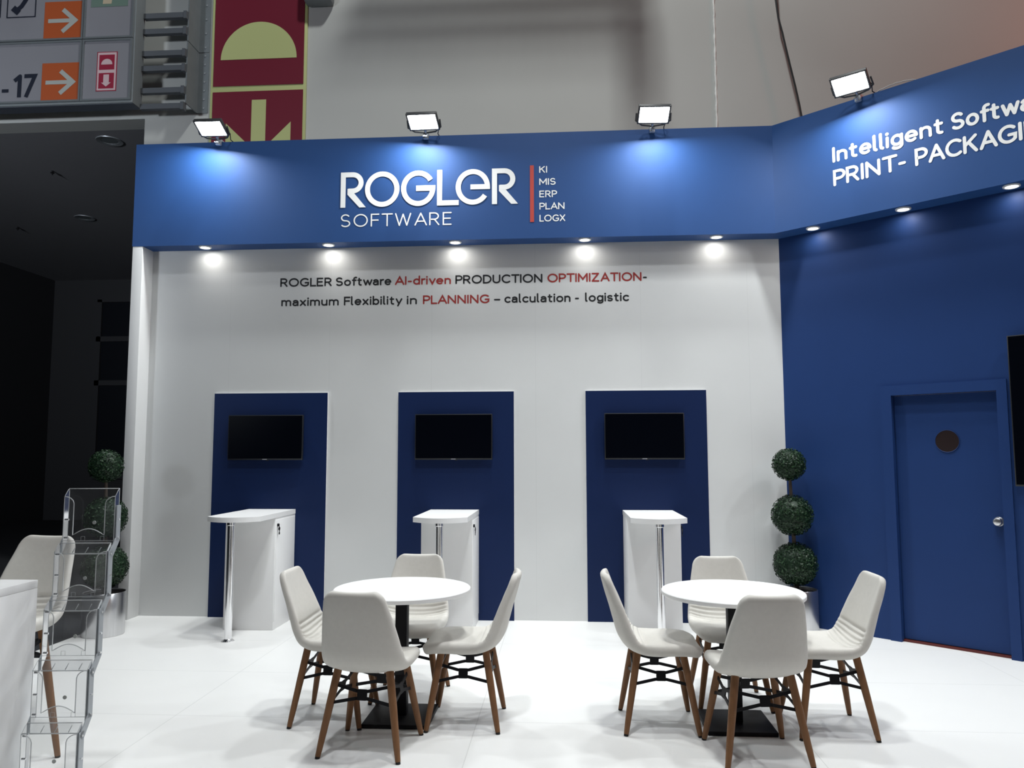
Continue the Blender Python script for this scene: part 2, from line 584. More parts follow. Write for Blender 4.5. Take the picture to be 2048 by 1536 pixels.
bm = B(); prism(bm, [(-4.036, D), (CX, D), (CX + 0.03, D + 0.08), (-4.136, D + 0.08)], 0, ZT)
wall_back = struct(obj('wall_back', bm, m_white_wall), 'white back wall of the stand with a two-line slogan')
bm = B(); bx(bm, (-4.136, 7.012, 0), (-4.036, D + 0.08, ZS), 0.002)
struct(obj('wall_left', bm, m_pillar), 'narrow white return at the left end of the back wall')

# blue wall with a door opening
def bbox(bm, s0, s1, o0, o1, z0, z1, mi=0):
    return prism(bm, [tuple(bp(s, o).xy) for s, o in ((s0, o0), (s1, o0), (s1, o1), (s0, o1))], z0, z1, mi)


bm = B()
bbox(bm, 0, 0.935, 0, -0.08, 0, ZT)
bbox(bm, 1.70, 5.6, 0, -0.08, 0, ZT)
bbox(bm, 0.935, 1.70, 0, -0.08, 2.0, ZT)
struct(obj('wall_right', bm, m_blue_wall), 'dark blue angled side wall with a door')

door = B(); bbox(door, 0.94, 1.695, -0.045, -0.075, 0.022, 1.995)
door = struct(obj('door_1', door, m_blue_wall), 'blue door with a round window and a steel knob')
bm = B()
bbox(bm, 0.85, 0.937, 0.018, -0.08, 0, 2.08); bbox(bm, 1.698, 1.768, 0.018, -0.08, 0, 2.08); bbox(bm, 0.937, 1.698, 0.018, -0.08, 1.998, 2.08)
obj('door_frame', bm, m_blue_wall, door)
bm = B(); bbox(bm, 0.937, 1.698, -0.02, -0.078, 0, 0.016)
obj('threshold', bm, m_redstrip, door, 'thin dark red threshold strip')
c = bp(1.327, -0.045, 1.616)
bm = B(); cyl(bm, c, c + BN * 0.004, 0.086, seg=40)
win = obj('door_window', bm, m_porthole, door, 'small round dark window')
bm = B()
ring = [c + BN * 0.004 + BU * (0.088 * cos(2 * pi * i / 40)) + V((0, 0, 0.088 * sin(2 * pi * i / 40))) for i in range(41)]
tube(bm, ring, 0.0025, 6)
obj('window_ring', bm, m_blue_wall, win)
k = bp(1.655, -0.045, 1.003)
bm = B(); cyl(bm, k, k + BN * 0.012, 0.036, seg=24); cyl(bm, k + BN * 0.012, k + BN * 0.035, 0.013, seg=16)
o_ = k + BN * 0.03
for i in range(7):
    t0, t1 = i / 7, (i + 1) / 7
    f_ = lambda t: 0.014 + 0.018 * sin(pi * min(1, t * 0.97 + 0.02)) ** 0.6
    cyl(bm, o_ + BN * (0.04 * t0), o_ + BN * (0.04 * t1), f_(t0), f_(t1) if i < 6 else 0.012, seg=24, cap=(i in (0, 6)))
obj('door_knob', bm, m_steel, door, 'round steel knob')

# fascia: two headers meeting at the corner
C1 = bp(0.068, 0.2)             # where the two front faces meet
FY = 7.01
bm = B(); prism(bm, [(-4.14, FY), (C1.x, FY), (CX, D - 0.001), (-4.14, D - 0.001)], ZS, ZT)
fascia = tag(obj('fascia', bm, m_blue), 'long blue header above the white wall carrying the white company logo', 'fascia')
bm = B(); prism(bm, [(C1.x, C1.y), tuple(bp(5.6, 0.2).xy), tuple(bp(5.6, 0.001).xy), (CX, D - 0.001)], ZS, ZT)
fascia_side = tag(obj('fascia', bm, m_blue), 'angled blue header above the door wall with two lines of white lettering', 'fascia')

# ------------------------------------------------------------------ lettering
F_FR = plane_frame((0, FY, 0), (1, 0, 0), (0, -1, 0))
F_WALL = plane_frame((0, D, 0), (1, 0, 0), (0, -1, 0))
F_SIDE = plane_frame(bp(0, 0.2), BU, BN)
ZL, HL, SWL = 3.853, 0.344, 0.048


def logo_letter(ch, x0, x1):
    bm = B()
    w, h, s = x1 - x0, HL, SWL
    T = 0.004

    def S(pts):
        stroke(bm, [(x0 + px, ZL + pz) for px, pz in pts], s, F_FR, T, False)
    if ch == 'R':
        br = (h * 0.60) / 2
        bw = w * 0.90
        S([(s / 2, 0), (s / 2, h - s / 2), (bw - br - s / 2 + 0.02, h - s / 2)] + arc(bw - br, h - br, br - s / 2, br - s / 2, 90, -90, 14)
          + [(w * 0.30, h - 2 * br + s / 2)])
        plate(bm, [(x0 + w * 0.27, ZL + h - 2 * br + s * 0.98), (x0 + w * 0.27, ZL + h - 2 * br + s * 0.02 - 0.012), (x0 + w - s * 1.32, ZL), (x0 + w, ZL),
                   (x0 + w * 0.47, ZL + h - 2 * br + s * 0.4)], F_FR, T - 0.0004)
    elif ch == 'O':
        S(arc(w / 2, h / 2, w / 2 - s / 2, h / 2 - s / 2, 0, 360, 48))
    elif ch == 'G':
        S(arc(w / 2, h / 2, w / 2 - s / 2, h / 2 - s / 2, 32, 360, 44))
        plate(bm, [(x0 + w * 0.44, ZL + h / 2 - s * 0.55), (x0 + w - s / 2, ZL + h / 2 - s * 0.55), (x0 + w, ZL + h / 2), (x0 + w, ZL + h / 2 + s * 0.55), (x0 + w * 0.44, ZL + h / 2 + s * 0.55)], F_FR, T - 0.0004)
    elif ch == 'L':
        S([(s / 2, h), (s / 2, s / 2), (w, s / 2)])
    elif ch == 'e':
        S(arc(w / 2, h / 2, w / 2 - s / 2, h / 2 - s / 2, 0, 326, 44))
        plate(bm, [(x0 + w * 0.43, ZL + h / 2 - s * 0.5), (x0 + w, ZL + h / 2 - s * 0.5), (x0 + w, ZL + h / 2), (x0 + w - s / 2, ZL + h / 2 + s * 0.5), (x0 + w * 0.43, ZL + h / 2 + s * 0.5)], F_FR, T - 0.0004)
    return obj('logo_letter', bm, m_text_white, fascia, 'white cut-out logo letter %s' % ch, sharp=False)


for ch, x0, x1 in (('R', -2.102, -1.857), ('O', -1.867, -1.536), ('G', -1.520, -1.193), ('L', -1.176, -0.970), ('e', -0.999, -0.674), ('R', -0.656, -0.411)):
    logo_letter(ch, x0, x1)
word(None, 'SOFTWARE', F_FR, -2.098, -1.036, 3.664, 0.125, 0.0125, off=0.002, gap=0.30,
     each=lambda b_, c_: obj('logo_small_letter', b_, m_text_white, fascia, 'thin white letter %s of the lower logo word' % c_, sharp=False))
bm = B(); bx(bm, (-0.298, FY - 0.003, 3.674), (-0.262, FY, 4.218))
obj('logo_bar', bm, m_red_bar, fascia, 'red upright bar beside the logo')
for t_, x1, z in (('KI', -0.137, 4.144), ('MIS', -0.058, 4.026), ('ERP', -0.045, 3.908), ('PLAN', 0.023, 3.791), ('LOGX', 0.029, 3.676)):
    bm = B(); word(bm, t_, F_FR, -0.211, x1, z, 0.065, 0.0102, off=0.002)
    obj('header_word', bm, m_text_white, fascia, 'short white word right of the red bar: %s' % t_, sharp=False)
# side header
for t_, x0, x1, z, cap, sw in (('Intelligent', 0.610, 1.487, 4.030, 0.138, 0.0245), ('Software', 1.540, 2.235, 4.030, 0.138, 0.0245),
                               ('PRINT-', 0.610, 1.200, 3.820, 0.143, 0.0240), ('PACKAGING', 1.268, 2.262, 3.820, 0.143, 0.0240)):
    bm = B(); word(bm, t_, F_SIDE, x0, x1, z, cap, sw, off=0.002)
    obj('header_word', bm, m_text_white, fascia_side, 'white word on the angled header: %s' % t_, sharp=False)

# slogan on the white wall (one word each)
L1 = [('ROGLER', -2.743, -2.232, 0), ('Software', -2.193, -1.648, 0), ('AI-driven', -1.613, -1.069, 1), ('PRODUCTION', -1.026, -0.192, 0), ('OPTIMIZATION', -0.144, 0.743, 1), ('-', 0.755, 0.808, 0)]
L2 = [('maximum', -2.728, -2.16, 0), ('Flexibility', -2.11, -1.538, 0), ('in', -1.495, -1.397, 0), ('PLANNING', -1.339, -0.698, 1), ('_', -0.655, -0.588, 0), ('calculation', -0.555, 0.073, 0), ('-', 0.115, 0.165, 0), ('logistic', 0.21, 0.623, 0)]
for z, L in ((3.143, L1), (2.952, L2)):
    for t_, x0, x1, red in L:
        bm = B(); word(bm, t_, F_WALL, x0, x1, z - 0.001, 0.086, 0.0152)
        obj('slogan_word' if t_ not in '-_' else 'slogan_dash', bm, m_text_red if red else m_text_black, wall_back,
            ('%s slogan lettering on the white wall' % ('red' if red else 'black')), sharp=False)

# ------------------------------------------------------------------ hall behind: wall, passage, signs
HY = 9.0
PZ = 5.72
bm = B(); bx(bm, (-5.22, HY, -0.03), (14, HY + 0.3, 15)); bx(bm, (-16, HY, PZ), (-5.22, HY + 0.3, 15))
struct(obj('wall_hall', bm, m_hall), 'pale grey hall wall behind and above the stand')
bm = B(); bx(bm, (-16, HY + 0.3, PZ), (-5.0, 18, PZ + 0.2))
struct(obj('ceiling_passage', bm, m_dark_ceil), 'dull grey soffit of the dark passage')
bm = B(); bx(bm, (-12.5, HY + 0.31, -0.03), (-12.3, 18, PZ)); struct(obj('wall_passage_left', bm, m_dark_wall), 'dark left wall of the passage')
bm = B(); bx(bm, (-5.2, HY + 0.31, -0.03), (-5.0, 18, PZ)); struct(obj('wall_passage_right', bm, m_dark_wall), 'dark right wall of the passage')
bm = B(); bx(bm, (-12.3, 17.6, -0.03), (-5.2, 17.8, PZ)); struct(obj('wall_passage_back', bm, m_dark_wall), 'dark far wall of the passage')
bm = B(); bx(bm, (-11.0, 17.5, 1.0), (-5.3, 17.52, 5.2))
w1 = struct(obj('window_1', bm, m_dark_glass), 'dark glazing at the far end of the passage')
bm = B()
for z in (1.0, 3.2, 4.25, 5.2):
    bx(bm, (-11.1, 17.44, z - 0.06), (-5.3, 17.5, z + 0.06))
for x in (-11.05, -9.9, -7.6):
    bx(bm, (x - 0.06, 17.44, 1.0), (x + 0.06, 17.5, 5.2))
obj('window_frame', bm, m_dark_wall, w1)
# pale joint on the hall wall
bm = B()
pz = [(1.846 + 0.0025 * sin(i * 1.7), HY - 0.004 - 0.004 * abs(sin(i * 2.3)), 5.2 + i * 0.06) for i in range(60)]
tube(bm, pz, [0.010 + 0.008 * abs(sin(i * 1.1)) for i in range(60)], 6)
struct(obj('trim_1', bm, m_sealant), 'pale glossy sealed joint running up the hall wall')
bm = B(); bx(bm, (-5.2, HY + 0.05, PZ - 0.012), (-5.19, HY + 0.06, PZ))
bm.free()

# recessed lamps and sprinklers of the passage ceiling
for i, (x, y, lb) in enumerate(((-6.06, 9.62, 'unlit round recessed lamp in the passage soffit nearer the hall'), (-8.49, 12.85, 'unlit round recessed lamp deeper inside the dark passage'))):
    t = thing('recessed_lamp', lb, 'ceiling lamp', (x, y, PZ), 0, 'unlit lamps in the passage soffit')
    bm = B(); lathe(bm, [(0.09, 0.03), (0.11, -0.004), (0.165, -0.012), (0.17, 0.0)], seg=32); obj('trim_ring', bm, m_alu, t)
    bm = B(); lathe(bm, [(0.0, -0.001), (0.105, -0.001)], seg=32); obj('reflector', bm, m_galv, t)
for x, y, lb in ((-7.55, 10.62, 'tiny dark sprinkler head on the passage soffit, nearer one'), (-10.07, 13.3, 'tiny dark sprinkler head on the passage soffit, farther one')):
    bm = B(); cyl(bm, (0, 0, 0), (0, 0, -0.03), 0.012, seg=10); cyl(bm, (0, 0, -0.03), (0, 0, -0.036), 0.028, seg=12); cyl(bm, (0, 0, -0.036), (0, 0, -0.065), 0.008, seg=8)
    s_ = tag(obj('sprinkler', bm, m_black), lb, 'sprinkler', 'sprinklers under the passage soffit'); s_.location = (x, y, PZ)

# big dark red sign on the hall wall
t = thing('alarm_sign', 'tall dark red sign with pale green half disc and down arrow on the hall wall', 'sign', (-3.765, HY, 5.0))
FS = (V((0, -0.03, 0)), V((1, 0, 0)), V((0, 0, 1)), V((0, -1, 0)))
bm = B(); bx(bm, (-0.61, -0.022, -0.4), (0.61, 0, 2.7), 0.003); obj('border', bm, m_sign_lum, t, 'pale green luminous border')
for z0, z1 in ((-0.37, 1.02), (1.095, 2.66)):
    bm = B(); bx(bm, (-0.575, -0.03, z0), (0.575, -0.018, z1)); obj('panel', bm, m_sign_red, t)
bm = B(); plate(bm, arc(0.0, 1.435, 0.485, 0.485, 0, 180, 40), FS, 0.003); obj('half_disc', bm, m_sign_lum, t, 'pale green half disc')
bm = B(); plate(bm, [(-0.075, -0.15), (0.115, -0.15), (0.115, 0.905), (-0.075, 0.905)], FS, 0.003)
plate(bm, [(-0.386, 0.615), (-0.386, 0.40), (-0.075, 0.13), (-0.02, -0.2), (0.02, -0.2)], FS, 0.003)
plate(bm, [(0.423, 0.615), (0.06, 0.22), (0.02, -0.2), (0.06, -0.2), (0.423, 0.40)], FS, 0.003)
bm.free()
bm = B()
plate(bm, [(-0.070, -0.22), (0.112, -0.22), (0.112, 0.905), (-0.070, 0.905)], FS, 0.003)
plate(bm, [(-0.392, 0.612), (-0.075, 0.305), (-0.075, 0.05), (-0.392, 0.36)], FS, 0.003)
plate(bm, [(0.430, 0.612), (0.430, 0.36), (0.117, 0.05), (0.117, 0.305)], FS, 0.003)
obj('arrow', bm, m_sign_lum, t, 'pale green arrow pointing down')

# direction sign box in front of the passage
t = thing('direction_sign', 'large grey box of unlit direction signs hanging before the dark passage', 'sign', (-5.095, 8.5, 5.70))
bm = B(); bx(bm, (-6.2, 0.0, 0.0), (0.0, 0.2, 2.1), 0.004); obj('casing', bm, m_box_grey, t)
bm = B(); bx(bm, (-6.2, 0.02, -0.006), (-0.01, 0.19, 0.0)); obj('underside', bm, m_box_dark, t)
FB = (V((0, -0.013, 0)), V((1, 0, 0)), V((0, 0, 1)), V((0, -1, 0)))


def sign_panel(x0, x1, z0, z1, lb):
    bm = B(); bx(bm, (x0, -0.012, z0), (x1, 0.0, z1)); p = obj('sign_panel', bm, m_sign_face, t, lb)
    bm = B()
    e = 0.022
    for lo, hi in (((x0 - e, z0 - e), (x1 + e, z0)), ((x0 - e, z1), (x1 + e, z1 + e)), ((x0 - e, z0), (x0, z1)), ((x1, z0), (x1 + e, z1))):
        bx(bm, (lo[0], -0.028, lo[1]), (hi[0], 0.0, hi[1]))
    obj('panel_frame', bm, m_sign_frame, p)
    return p


def arrow_square(p, x0, z0, s):
    bm = B(); plate(bm, [(x0, z0), (x0 + s, z0), (x0 + s, z0 + s), (x0, z0 + s)], FB, 0.002)
    obj('orange_square', bm, m_orange, p)
    bm = B()
    FA = (V((0, -0.016, 0)), V((1, 0, 0)), V((0, 0, 1)), V((0, -1, 0)))
    stroke(bm, [(x0 + 0.11 * s, z0 + 0.48 * s), (x0 + 0.80 * s, z0 + 0.48 * s)], 0.105 * s, FA, 0.001, False)
    stroke(bm, [(x0 + 0.50 * s, z0 + 0.78 * s), (x0 + 0.84 * s, z0 + 0.48 * s), (x0 + 0.50 * s, z0 + 0.18 * s)], 0.115 * s, FA, 0.0016, False)
    obj('arrow', bm, m_sign_arrow, p)


pA = sign_panel(-2.9, -0.665, 0.045, 0.765, 'lower sign panel with black number and orange arrow')
arrow_square(pA, -1.135, 0.045, 0.468)
FA = (V((0, -0.014, 0)), V((1, 0, 0)), V((0, 0, 1)), V((0, -1, 0)))
for nm_, strokes in (('dash', [[(-1.63, 0.185), (-1.545, 0.185)]]), ('digit', [[(-1.478, 0.305), (-1.41, 0.362), (-1.41, 0.098)]]),
                     ('digit', [[(-1.355, 0.362), (-1.222, 0.362), (-1.325, 0.098)]]), ('digit', [[(-1.70, 0.36), (-1.70, 0.30)]])):
    bm = B()
    for st_ in strokes:
        stroke(bm, st_, 0.05 if nm_ == 'digit' else 0.042, FA, 0.001, False)
    obj(nm_, bm, m_ink, pA)
pB = sign_panel(-0.615, -0.04, 0.045, 0.765, 'lower right sign panel with crimson pictograms')
bm = B(); plate(bm, [(-0.452, 0.14), (-0.20, 0.14), (-0.20, 0.63), (-0.452, 0.63)], FB, 0.002, 0)
for (a0, b0, a1, b1, mi, o_) in ((-0.442, 0.15, -0.21, 0.62, 1, 0.001), (-0.422, 0.405, -0.232, 0.592, 0, 0.002), (-0.422, 0.172, -0.232, 0.365, 0, 0.002)):
    FQ = (V((0, -0.0150 - o_, 0)), V((1, 0, 0)), V((0, 0, 1)), V((0, -1, 0)))
    plate(bm, [(a0, b0), (a1, b0), (a1, b1), (a0, b1)], FQ, 0.0, mi)
FQ = (V((0, -0.0185, 0)), V((1, 0, 0)), V((0, 0, 1)), V((0, -1, 0)))
plate(bm, arc(-0.327, 0.47, 0.07, 0.07, 0, 180, 16), FQ, 0, 1)
plate(bm, [(-0.362, 0.345), (-0.292, 0.345), (-0.292, 0.245), (-0.265, 0.245), (-0.327, 0.195), (-0.389, 0.245), (-0.362, 0.245)], FQ, 0, 1)
obj('pictogram', bm, [m_sign_crimson, m_sign_pink], pB, 'crimson and white pictogram with down arrow')
pC = sign_panel(-2.9, -0.665, 0.82, 1.54, 'upper sign panel with telephone pictogram and orange arrow')
arrow_square(pC, -1.143, 0.82, 0.468)
bm = B()
stroke(bm, [(-1.62, 1.50), (-1.62, 1.112), (-1.262, 1.112), (-1.262, 1.50), (-1.62, 1.50)], 0.014, FA, 0.001, False)
stroke(bm, [(-1.40, 1.42), (-1.39, 1.33), (-1.44, 1.25), (-1.50, 1.20)], 0.055, FA, 0.001, False)
stroke(bm, [(-1.55, 1.235), (-1.47, 1.165)], 0.075, FA, 0.002, False)
stroke(bm, [(-1.44, 1.47), (-1.36, 1.40)], 0.075, FA, 0.002, False)
stroke(bm, [(-1.71, 1.50), (-1.71, 1.112)], 0.016, FA, 0.001, False)
obj('pictogram', bm, m_ink, pC, 'telephone handset in a thin square')
pD = sign_panel(-0.615, -0.04, 0.82, 1.54, 'upper right sign panel with dull green patch')
bm = B(); plate(bm, [(-0.56, 1.20), (-0.10, 1.20), (-0.10, 1.50), (-0.56, 1.50)], FB, 0.002); obj('green_patch', bm, m_sign_green, pD)
bm = B(); plate(bm, [(-0.415, 1.235), (-0.305, 1.235), (-0.29, 1.40), (-0.40, 1.40)], FA, 0.002)
stroke(bm, [(-0.25, 1.38), (-0.20, 1.31), (-0.15, 1.33), (-0.12, 1.36)], 0.04, FA, 0.002)
obj('pictogram', bm, m_sign_beige, pD, 'beige shapes on the green patch')

# bracket that carries the sign box: side plate, flange and C rails
t = thing('sign_bracket', 'galvanised bracket of rails and a tall plate right of the sign box', 'bracket', (-4.40, HY, 5.77))
for z0, z1 in ((-0.005, 0.775), (0.785, 2.0)):
    bm = B(); bx(bm, (-0.155, -0.30, z0), (-0.14, 0.0, z1)); bx(bm, (-0.155, -0.014, z0), (-0.005, -0.002, z1))
    pl_ = obj('side_plate', bm, m_galv, t)
    for i in range(7):
        zz = z0 + 0.06 + i * (z1 - z0 - 0.1) / 6
        bm = B(); cyl(bm, (-0.055, -0.014, zz), (-0.055, -0.022, zz), 0.011, seg=8)
        obj('rivet', bm, m_alu, pl_)
for z in (0.07, 0.27, 0.55, 0.74, 1.02, 1.22):
    bm = B(); bx(bm, (-0.694, -0.34, z - 0.035 - 0.12), (-0.155, -0.28, z + 0.03 - 0.12)); bx(bm, (-0.19, -0.345, z - 0.05 - 0.12), (-0.15, -0.27, z + 0.045 - 0.12))
    obj('rail', bm, m_rail, t)

# grey fixture high on the wall, cables
bm = B()
bx(bm, (-0.18, -0.18, 0), (0.18, 0, 0.35), 0.05)
f_ = tag(obj('wall_fixture', bm, m_box_grey), 'grey rounded fixture on the hall wall beside the red sign, cut by the picture edge', 'wall fixture')
f_.location = (-2.99, HY, 7.08)
bm = B()
tube(bm, [(x_, HY - 0.12, z_) for x_, z_ in ((2.53, 7.6), (2.54, 7.25), (2.546, 7.065), (2.55, 6.878), (2.572, 6.659), (2.614, 6.471), (2.642, 6.316), (2.689, 6.068), (2.738, 5.822),
          (2.776, 5.607), (2.800, 5.443), (2.815, 5.2), (2.82, 4.7), (2.82, 4.2))], 0.0115, 8)
tag(obj('hanging_cable', bm, m_cable), 'black cable hanging down in front of the hall wall behind the header', 'cable')
bm = B()
pts = [bp(1.0 + 0.3 * i / 12, 0.19, ZT + 0.004 + 0.022 * sin(pi * i / 12) + 0.006 * sin(i * 1.3) ** 2) for i in range(13)]
tube(bm, pts, 0.004, 6)
tag(obj('thin_cable', bm, m_white_cable), 'thin pale cable looping along the top of the angled blue header', 'cable')

# lighting truss hanging high between the hall lamps and the wall (its soft shadow falls on the hall wall)
t = thing('lighting_truss', 'hanging truss of square tubes high above the stand, out of the picture', 'truss', (0.78, 7.5, 9.16))
bm = B()
for y_ in (-0.1, 0.1):
    for z_ in (-0.1, 0.1):
        tube(bm, [(-2.3, y_, z_), (0.1, y_, z_)], 0.028, 8)
for i in range(12):
    a_ = -2.3 + i * 0.2
    for y_ in (-0.1, 0.1):
        tube(bm, [(a_, y_, -0.1), (a_ + 0.1, y_, 0.1), (a_ + 0.2, y_, -0.1)], 0.012, 6)
obj('truss_beam', bm, m_alu, t)
bm = B()
for x_ in (-0.1, 0.1):
    for y_ in (-0.1, 0.1):
        tube(bm, [(x_, y_, -0.95), (x_, y_, -0.1)], 0.028, 8)
for i in range(4):
    for y_ in (-0.1, 0.1):
        tube(bm, [(-0.1, y_, -0.95 + i * 0.21), (0.1, y_, -0.85 + i * 0.21), (-0.1, y_, -0.74 + i * 0.21)], 0.012, 6)
obj('truss_drop', bm, m_alu, t)
bm = B()
for x_ in (-2.1, -0.1):
    cyl(bm, (x_, 0, 0.1), (x_, 0, 5.8), 0.008, seg=6)
obj('hanger', bm, m_cable, t)

# ------------------------------------------------------------------ lamps of the stand


def rot_frame(c, tilt):
    """lamp head: axes a (width), b (height along the face), n (light direction) tilted down"""
    n = V((0, -cos(tilt), -sin(tilt)))
    a = V((1, 0, 0))
    b = V((0, -sin(tilt), cos(tilt)))
    return (V(c), a, b, n)


def obox(bm, fr, lo, hi, bev=0, mi=0):
    o, a, b, n = fr
    nb = bmesh.new()
    bx(nb, lo, hi, bev, mi)
    mp = {}
    for v in nb.verts:
        mp[v] = bm.verts.new(o + a * v.co.x + b * v.co.y + n * v.co.z)
    for f in nb.faces:
        g = bm.faces.new([mp[v] for v in f.verts])
        g.material_index = mi
    nb.free()


def floodlight(loc, rz, label, tilt=52, head=0.0, lean=0.0, gain=1.0):
    t = thing('floodlight', label, 'floodlight', loc, rz, 'floodlights along the top of the blue headers')
    fr = rot_frame((0.0, -0.205, 0.050), R(tilt))
    Mz = M.Rotation(head, 3, 'Z') @ M.Rotation(lean, 3, 'Y')
    fr = (fr[0], Mz @ fr[1], Mz @ fr[2], Mz @ fr[3])
    bm = B()
    obox(bm, fr, (-0.146, -0.092, -0.030), (0.146, 0.092, -0.010), 0.006)
    for sx in (-1, 1):
        obox(bm, fr, (sx * 0.1385 - 0.0075, -0.092, -0.011), (sx * 0.1385 + 0.0075, 0.092, 0.006), 0.003)
        obox(bm, fr, (-0.133, sx * 0.0845 - 0.0075, -0.011), (0.133, sx * 0.0845 + 0.0075, 0.006), 0.003)
    for i in range(6):
        obox(bm, fr, (-0.125 + i * 0.048, -0.07, -0.045), (-0.118 + i * 0.048, 0.07, -0.030))
    obj('housing', bm, m_housing, t)
    bm = B(); obox(bm, fr, (-0.131, -0.077, -0.012), (0.131, 0.077, 0.0)); obj('lens', bm, m_lamp, t, 'lit white lens')
    bm = B()
    o, a, b, n = fr
    pv = o + n * -0.03
    for sx in (-1, 1):
        tube(bm, [pv + a * sx * 0.155, pv + a * sx * 0.158 + V((0, 0.05, -0.05)), V((sx * 0.10, -0.075, 0.012)), V((0, -0.05, 0.01))], 0.008, 6)
    obj('yoke', bm, m_housing, t)
    bm = B(); bx(bm, (-0.025, -0.055, -0.045), (0.025, -0.021, 0.02), 0.004); bx(bm, (-0.025, -0.022, 0.0005), (0.025, 0.06, 0.018), 0.003)
    cyl(bm, (0, -0.055, -0.03), (0, -0.085, -0.03), 0.008, seg=10); bx(bm, (-0.02, -0.088, -0.036), (0.02, -0.083, -0.024))
    cyl(bm, (0.0, -0.05, 0.012), (0.0, -0.10, 0.03), 0.012, seg=10)
    obj('clamp', bm, m_alu, t)
    bm = B(); tube(bm, [pv + a * 0.09 + n * -0.03, V((0.13, -0.08, 0.05)), V((0.11, -0.02, 0.012)), V((0.12, 0.05, 0.01))], 0.0045, 6); obj('cable', bm, m_cable, t)
    l = bpy.data.lights.new('flood_beam', 'AREA'); l.shape = 'RECTANGLE'; l.size = 0.255; l.size_y = 0.15; l.energy = FLOOD_W * gain; l.color = (0.95, 0.99, 1.0)
    lo = bpy.data.objects.new('flood_beam', l); COL.objects.link(lo); lo.parent = t
    p = o + n * 0.004
    Mx = M((tuple(a), tuple(b), tuple(-n))).transposed().to_4x4()
    if Mx.determinant() < 0:
        Mx = M((tuple(-a), tuple(b), tuple(-n))).transposed().to_4x4()
    Mx.translation = p
    lo.matrix_local = Mx
    return t


FLB = 'lit floodlight on top of the %s'
floodlight((-3.30, FY + 0.005, ZT), 0, FLB % 'long blue header at its left end', 60, R(-8), R(4))
floodlight((-1.28, FY + 0.005, ZT), 0, FLB % 'long blue header, above the logo', 60, R(-6), R(2))
floodlight((0.84, FY + 0.005, ZT), 0, FLB % 'long blue header, right of the logo near the corner', 56, R(3), 0)
RZB = math.atan2(BU.y, BU.x)
q_ = bp(0.86, 0.195)
floodlight((q_.x, q_.y, ZT), RZB, FLB % 'angled blue header above the door wall', 54, R(6), 0)
for s_ in (2.95, 5.05):
    q_ = bp(s_, 0.195)
    floodlight((q_.x, q_.y, ZT), RZB, FLB % ('angled blue header, %s lamp past the picture edge' % ('first' if s_ < 4 else 'second')), 48, 0, 0, 1.5)


def downlight(x, y, label):
    t = thing('downlight', label, 'downlight', (x, y, ZS), 0, 'small round downlights under the blue headers')
    bm = B(); lathe(bm, [(0.040, -0.002), (0.046, -0.010), (0.058, -0.008), (0.060, 0.0)], seg=28); obj('rim', bm, m_white_edge, t)
    bm = B(); lathe(bm, [(0.0, -0.009), (0.030, -0.008), (0.044, -0.003)], seg=28); obj('lens', bm, m_lamp_small, t, 'lit lens')
    l = bpy.data.lights.new('downlight_beam', 'AREA'); l.shape = 'DISK'; l.size = 0.08; l.energy = SPOT_W; l.color = (1.0, 0.97, 0.91)
    lo = bpy.data.objects.new('downlight_beam', l); COL.objects.link(lo); lo.parent = t; lo.location = (0, 0, -0.013)


for x, nm in ((-3.45, 'first from the left above the white wall'), (-2.235, 'second from the left above the white wall'), (-1.012, 'third from the left, below the logo'),
              (0.21, 'fourth from the left above the white wall'), (1.424, 'fifth from the left, nearest the corner')):
    downlight(x, 7.085, 'round downlight under the long blue header, ' + nm)
for s, nm in ((0.38, 'nearest the corner'), (1.135, 'above the door'), (1.90, 'beside the right picture edge')):
    q_ = bp(s, 0.115)
    downlight(q_.x, q_.y, 'round downlight under the angled blue header, ' + nm)

# ------------------------------------------------------------------ blue panels, screens and counters on the back wall
PX = ((-3.355, -2.244), (-1.563, -0.465), (0.203, 1.314))
TX = (-2.823, -1.027, 0.736)
pos = ('left', 'middle', 'right')
for (x0, x1), w_ in zip(PX, pos):
    bm = B(); bx(bm, (x0, D - 0.020, 0.0), (x1, D - 0.0005, 2.107), mi=1); bx(bm, (x0 + 0.001, D - 0.022, 0.0), (x1 - 0.001, D - 0.0195, 2.105))
    tag(obj('wall_panel', bm, [m_blue_panel, m_white_edge]), 'tall dark blue panel on the white wall, %s one of three' % w_, 'wall panel', 'blue panels on the white wall')


def television(loc, label, w, h, rz=0.0, group=None, logo=True, dep=0.055):
    t = thing('television', label, 'television', loc, rz, group)
    bm = B(); bx(bm, (-w / 2, -dep, -h / 2), (w / 2, -dep + 0.03, h / 2), 0.003); bx(bm, (-w * 0.33, -dep + 0.03, -h * 0.4), (w * 0.33, -0.006, h * 0.15), 0.006)
    obj('housing', bm, m_bezel, t)
    bm = B(); bx(bm, (-w / 2 + 0.008, -dep - 0.0012, -h / 2 + 0.014), (w / 2 - 0.008, -dep + 0.001, h / 2 - 0.008)); obj('screen', bm, m_screen, t)
    bm = B(); bx(bm, (-0.06, -0.006, -0.09), (0.06, 0, 0.09)); obj('wall_mount', bm, m_black, t)
    if logo:
        bm = B(); bx(bm, (-0.022, -dep - 0.002, -h / 2 + 0.003), (0.022, -dep, -h / 2 + 0.010)); obj('badge', bm, m_logo_grey, t, 'tiny grey badge')
        bm = B(); bx(bm, (0.012, -dep + 0.002, -h / 2 - 0.008), (0.034, -dep + 0.016, -h / 2)); obj('sensor', bm, m_bezel, t)
    return t


for x, w_ in zip(TX, pos):
    television((x, D - 0.023, 1.68), 'black switched-off screen on the %s blue panel' % w_, 0.726, 0.425, 0, 'screens on the blue panels')
q_ = bp(1.795 + 0.36, 0.001, 1.838)
television(q_, 'large black screen on the blue wall right of the door, cut by the picture edge', 0.72, 1.125, RZB, None, False, 0.05)


